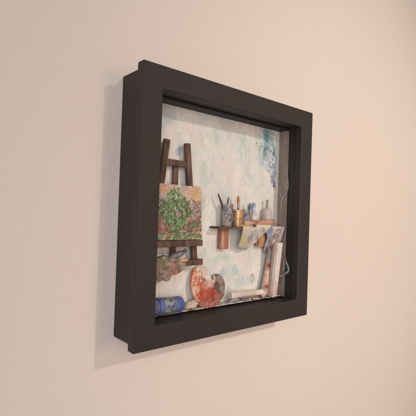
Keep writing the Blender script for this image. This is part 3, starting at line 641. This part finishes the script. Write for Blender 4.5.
tl = Matrix.Translation((84.0, 22.6, -106)) @ Matrix.Rotation(math.radians(1.3), 4, 'Y') @ Matrix.Rotation(math.radians(5.2), 4, 'X') @ Matrix.Rotation(math.radians(14), 4, 'Z')
m = MB(); m.box(-5.6, 5.6, -2.8, 2.4, .8, 69, tl); m.build('canvas_face', WHC, t, bevel=.9, seg=3)
m = MB(); m.box(-5.6, 5.6, 2.45, 5.2, 2, 67, tl); m.build('stretcher_bar', mat_plain('pale_pine', lin(186, 160, 138), .7, .15, 120, stretch=(4, 4, .4)), t, bevel=.3)
m = MB(); roll(m, (15.5, 28.3, -97.6), (77, 29.2, -98.8), 1.4, 3.7, 2.4, 60, 16)
tag(m.build('paper_roll', WHC, origin=(46, 29, -103), smooth=60, solid=.35), 'cream white paper roll lying along the floor right of the palette', 'paper roll')
# squeezed tubes and scraps on the floor
def tubelet(label, a, b, r, body, capm):
    a, b = Vector(a), Vector(b); L = lambda s: a+(b-a)*s
    t = thing('paint_tube', tuple((a+b)/2-Vector((0, 0, r))), label, 'paint tube', 'paint tubes on the floor')
    m = MB(); sd = Vector((0, .5, .3))
    m.tube([L(0), L(.14)+sd*.3, L(.35)-sd*.4, L(.6)+sd*.3, L(.78), L(.83)], [r*.35, r*.75, r*.95, r, r*.9, r*.45], 14, jit=.09, flat=.8); m.build('tube_body', body, t, smooth=60)
    m = MB(); m.lathe(L(.82), L(1), [(0, r*.5), (.15, r*.62), (.9, r*.55), (1, r*.4)], 12); m.build('cap', capm, t)
GT = mat_stain('lead_tube', lin(150, 150, 156), [(lin(196, 192, 190), 90, .54, 2), (lin(96, 100, 116), 100, .58, 5)], .4, bd=.0006)
tubelet('grey crushed paint tube lying in front of the left end of the paper roll', (12.5, 26.8, -103.6), (32, 26.6, -103.2), 2.8, GT, HANDLE)
tubelet('small blue-grey paint tube nearest the middle of the paper roll', (33, 26.4, -104), (48, 26.2, -104), 2.1, mat_plain('slate_tube', lin(118, 122, 136), .4, .25, 200, bd=.0006), mat_plain('pale_cap', lin(190, 180, 172), .5))
tubelet('little reddish paint tube lying under right half of the paper roll', (62, 26.2, -104.6), (49, 26.4, -104.6), 1.4, mat_stain('red_tube', lin(186, 130, 116), [(lin(210, 190, 178), 100, .52, 2), (lin(150, 70, 62), 110, .6, 5)], .5), mat_plain('brown_cap', lin(110, 84, 74), .5))
tubelet('small green paint tube at the foot of the white canvas', (77, 20.6, -105.0), (68, 24.6, -105.0), 1.4, mat_plain('green_tube', lin(112, 128, 96), .5, .3, 200, bd=.0005), mat_plain('white_cap', lin(206, 196, 188), .5))

# ------------------------------------------------------------------ light
wd = bpy.data.worlds.new('World'); S.world = wd; wd.use_nodes = True
bg = wd.node_tree.nodes['Background']; bg.inputs['Color'].default_value = (1, 1, 1, 1); bg.inputs['Strength'].default_value = .2
def lamp(name, typ, loc, power, col, target=(0, 0, 0), **kw):
    l = bpy.data.lights.new(name, typ); l.energy = power; l.color = col
    for k, v in kw.items(): setattr(l, k, v)
    o = bpy.data.objects.new(name, l); COL.objects.link(o); o.location = loc
    o.rotation_euler = (Vector(target)-Vector(loc)).to_track_quat('-Z', 'Y').to_euler(); return o
lamp('ceiling_spot', 'SPOT', (.58, -2.15, 1.02), 79, (1, .968, .847), (.33, 0, -.03), shadow_soft_size=.045, spot_size=math.radians(30), spot_blend=1.0)
lamp('room_light', 'AREA', (-1.25, -1.75, .15), 24.4, (1, .945, .956), shape='DISK', size=1.9)
lamp('added_wall_fill', 'AREA', (.5, -1.7, .1), .97, (1, .57, .31), (.33, 0, -.02), shape='DISK', size=.7, spread=math.radians(60))  # added soft beam that brightens the wall at right, no known lamp

# ------------------------------------------------------------------ camera
cam = bpy.data.cameras.new('camera'); co = bpy.data.objects.new('camera', cam); COL.objects.link(co)
f = Vector((.64718828, .76216266, .01598168)); r = Vector((.76148684, -.64731607, .03346198))
f.normalize(); r = (r-f*r.dot(f)).normalized(); u = r.cross(f)
M = Matrix((r, u, -f)).transposed().to_4x4(); M.translation = Vector((-.30389685, -.34872148, -.00533335))
co.matrix_world = M
cam.sensor_width = 36; cam.lens = 36*400.2/416; cam.clip_start = .01; cam.clip_end = 100
S.camera = co
S.view_settings.view_transform = 'Standard'; S.view_settings.look = 'None'; S.view_settings.gamma = 1; S.view_settings.exposure = 0
S.render.engine = 'CYCLES'; S.cycles.max_bounces = 10; S.cycles.transparent_max_bounces = 16
for o in bpy.data.objects:
    if 'o' in o: del o['o']
